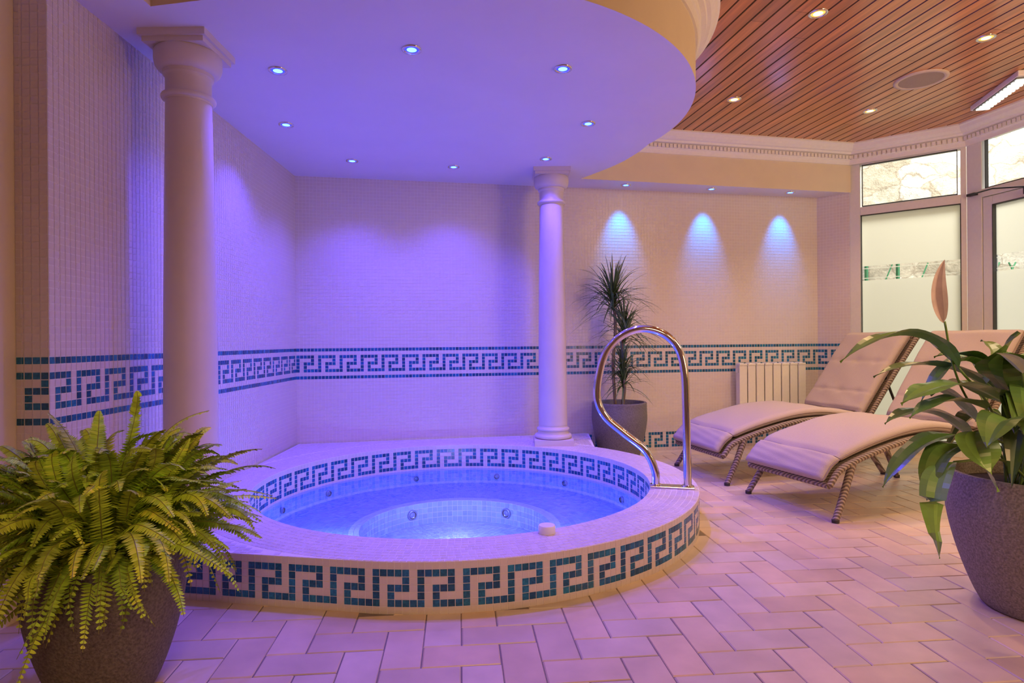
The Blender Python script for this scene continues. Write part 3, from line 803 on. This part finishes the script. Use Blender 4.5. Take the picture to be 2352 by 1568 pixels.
# peace lily
LP_=V((1.93,2.22,0)); lily=thing('potted_peace_lily','peace lily with glossy leaves in a grey stone planter','potted plant',LP_)
potgeo(lily,.28,.295,.18,.50,.45)
mb=MB(); st=MB()
crown=V((1.88,2.20,.45))
def sc(p):
    k=p[1]/2.2; return V((p[0]*k,p[1],1+(p[2]-1)*k))
def lleaf(a,m,t,w,b=1.0,fold=.3,raw=False):
    a,m,t=(V(a),V(m),V(t)) if raw else (sc(a),sc(m),sc(t))
    ctrl=m*2-(a+t)*.5
    c=(.12*b,.23*b,.05*b)
    leafblade(mb,a,ctrl,t,w,18,fold,c,wave=.04)
    cc=crown+V((random.uniform(-.06,.06),random.uniform(-.06,.06),0))
    pm=cc.lerp(a,.5)+V((.02,0,.06))
    st.tube(catmull([cc,pm,a],6),.0045,8)
lleaf((1.62,2.2,.89),(1.43,2.2,1.01),(1.19,2.18,.915),.12,1.2,.35)
lleaf((1.79,2.15,.76),(1.60,2.12,.83),(1.41,2.08,.76),.19,2.0,.12)
lleaf((1.75,2.3,.80),(1.53,2.3,.90),(1.31,2.3,.86),.11,1.0)
lleaf((1.66,2.2,.64),(1.50,2.18,.73),(1.35,2.15,.69),.11,1.2)
lleaf((1.64,2.15,.64),(1.48,2.12,.61),(1.34,2.08,.46),.10,1.0)
lleaf((1.66,2.1,.60),(1.55,2.06,.57),(1.50,2.02,.41),.11,1.0)
lleaf((1.60,2.05,.55),(1.53,2.0,.44),(1.545,2.0,.20),.09,1.8)
lleaf((1.68,2.05,.66),(1.69,1.98,.58),(1.76,1.94,.44),.12,1.6)
lleaf((1.88,2.1,.74),(1.78,2.08,.87),(1.84,2.05,1.02),.17,.8)
lleaf((1.74,2.25,.84),(1.66,2.25,.93),(1.53,2.25,.93),.11,1.0)
lleaf((1.85,2.0,.66),(1.78,1.93,.70),(1.72,1.86,.60),.14,1.3)
lleaf((1.8,2.3,.80),(1.76,2.35,.93),(1.70,2.4,.99),.12,.9)
lleaf((1.68,2.25,.70),(1.56,2.25,.80),(1.45,2.25,.82),.10,1.4)
lleaf((1.88,2.05,.82),(1.86,2.02,.90),(1.78,2.0,.94),.14,1.4)
lleaf((1.72,2.15,.74),(1.58,2.12,.77),(1.44,2.1,.71),.11,1.5)
for k in range(28):
    az=random.uniform(-2.6,2.3) if k%2 else random.uniform(0,6.28); r1=random.uniform(.12,.2); r2=random.uniform(.28,.44); z1=random.uniform(.58,.90)
    if math.cos(az)<-.2: r2*=.8
    dd=V((math.cos(az),math.sin(az),0)); c0=V((1.93,2.22,0))
    lleaf(c0+dd*r1+V((0,0,z1)),c0+dd*(r1+r2)*.55+V((0,0,z1+.08)),c0+dd*(r1+r2*.75)+V((0,0,z1+random.uniform(-.18,.04))),random.uniform(.10,.14),random.uniform(.5,1.8),raw=True)
mb.obj('lily_leaves',['leaf'],parent=lily,off=LP_,smooth=True)
st.tube(catmull([crown,V((1.72,2.25,.72)),V((1.62,2.22,.88)),V((1.57,2.2,1.06))],8),.004,8)
st.obj('lily_stems',['gstem'],parent=lily,off=LP_,smooth=True)
mb=MB(); leafblade(mb,(1.565,2.2,1.055),(1.51,2.2,1.17),(1.572,2.2,1.285),.060,18,.6,(1,1,1),nrm=V((0,-1,0)))
mb.obj('flower_spathe',['spathe'],parent=lily,off=LP_,smooth=True)
for a_,b_,c_ in (((1.70,2.02,.88),(1.65,2.0,.93),(1.58,1.98,.95)),((1.74,1.90,.82),(1.70,1.88,.86),(1.64,1.86,.85))):
    mb=MB(); leafblade(mb,a_,b_,c_,.055,14,.5,(1,1,1)); o=mb.obj('flower_spathe',['paleflower'],parent=lily,off=LP_,smooth=True); o['label']='pale greenish white flower'
    mb=MB(); mb.tube(catmull([crown+V((0,0,0)),V(a_)*.5+crown*.5+V((0,0,.03)),a_],6),.0035,8); mb.obj('flower_stem',['gstem'],parent=lily,off=LP_,smooth=True)
# dracaena
DP=V((.89,5.06,0)); dra=thing('potted_dracaena','tall dragon tree in a tapered grey planter','potted plant',DP)
potgeo(dra,.225,.235,.15,.49,.44,'potgrey')
mb=MB(); st=MB()
def head(c,n,L,w=.017,zs=.08):
    c=V(c)
    for k in range(n):
        az=random.uniform(0,2*math.pi); el=random.uniform(-.35,1.45); l=L*random.uniform(.75,1.1)
        if math.sin(az)>.3: l*=.72
        d=V((math.cos(az)*math.cos(el),math.sin(az)*math.cos(el),math.sin(el)))
        b0=c+V((0,0,random.uniform(-zs,.05)))
        b=random.uniform(.6,1.5)
        leafblade(mb,b0,b0+d*l*.6+V((0,0,.04)),b0+d*l+V((0,0,-.12*l*math.cos(el)*2)),w,7,.3,(.07*b,.13*b,.045*b),shape='lin')
head((-.045,-.02,1.37),150,.40,zs=.14); head((.05,.0,1.11),120,.34,zs=.14); head((.03,-.03,.77),120,.30,zs=.17)
st.tube(catmull([(-.03,0,.43),(-.05,-.01,.8),(-.03,-.02,1.1),(-.045,-.02,1.38)],6),.013,10)
st.tube(catmull([(.03,.02,.43),(.05,.02,.7),(.03,.02,.9),(.05,.0,1.12)],6),.012,10)
st.tube(catmull([(.02,-.04,.43),(.04,-.04,.6),(.03,-.03,.74)],6),.011,10)
mb.obj('spiky_leaves',['leaf'],parent=dra); st.obj('cane_stems',['stem'],parent=dra,smooth=True)
# ------------------------------------------------------------------ lights
def area(name,loc,target,size,color,power):
    L=bpy.data.lights.new(name,'AREA'); L.shape='DISK'; L.size=size; L.color=color; L.energy=power
    o=bpy.data.objects.new(name,L); COL.objects.link(o); o.location=loc
    o.rotation_euler=(V(target)-V(loc)).to_track_quat('-Z','Y').to_euler(); return o
s_=spot('fill_light',None,(0.2,-.9,2.5),(1,.60,.29),150,80,1,.45)  # added warm fill from behind the camera, no real fitting
s_.rotation_euler=(V((.15,1.9,.1))-V((0.2,-.9,2.5))).to_track_quat('-Z','Y').to_euler()
area('fill_light_b',(3.1,1.9,2.62),(2.6,4.6,.7),1.0,(1,.70,.45),26)  # unseen fill added to brighten the loungers and right-hand wall
s_=spot('fill_light_c',None,(1.7,.2,2.5),(1,.74,.50),60,60,1,.3)  # extra fill, added to lift the peace lily
s_.rotation_euler=(V((1.95,2.4,.6))-V((1.7,.2,2.5))).to_track_quat('-Z','Y').to_euler()
area('ceiling_fill',(3.4,.6,1.3),(2.4,3.9,2.76),.9,(1,.60,.28),30)  # unseen warm uplight, added to brighten the ceiling boards
def pt(name,loc,color,power,r):
    L=bpy.data.lights.new(name,'POINT'); L.color=color; L.energy=power; L.shadow_soft_size=r
    o=bpy.data.objects.new(name,L); COL.objects.link(o); o.location=loc
pt('pool_fill',(CX,CY+.1,-.03),(.60,.55,1),5,.004)  # added underwater glow, lifts the soffit centre and water; no fitting here
pt('pool_fill_b',(CX-.7,CY-.3,-.02),(.34,.48,1),3.2,.004)  # this and the next: side fills added to even out the water
pt('pool_fill_c',(CX+.7,CY-.3,-.02),(.34,.48,1),3.2,.004)
area('outdoor_light',(5.2,5.6,4.2),(5.0,7.2,1.5),1.5,(1,.96,.88),200)
w=bpy.data.worlds.new('sky'); scene.world=w; w.use_nodes=True
w.node_tree.nodes['Background'].inputs[0].default_value=(1,.97,.92,1); w.node_tree.nodes['Background'].inputs[1].default_value=1.0
# ------------------------------------------------------------------ camera
cam=bpy.data.cameras.new('camera'); cam.lens=21.32; cam.sensor_width=36; cam.clip_start=.05
co=bpy.data.objects.new('camera',cam); COL.objects.link(co); co.location=(0,0,1.0); co.rotation_euler=(math.pi/2,.0080,0)
scene.camera=co
scene.view_settings.view_transform='Standard'
scene.view_settings.look='None'
scene.view_settings.exposure=.2
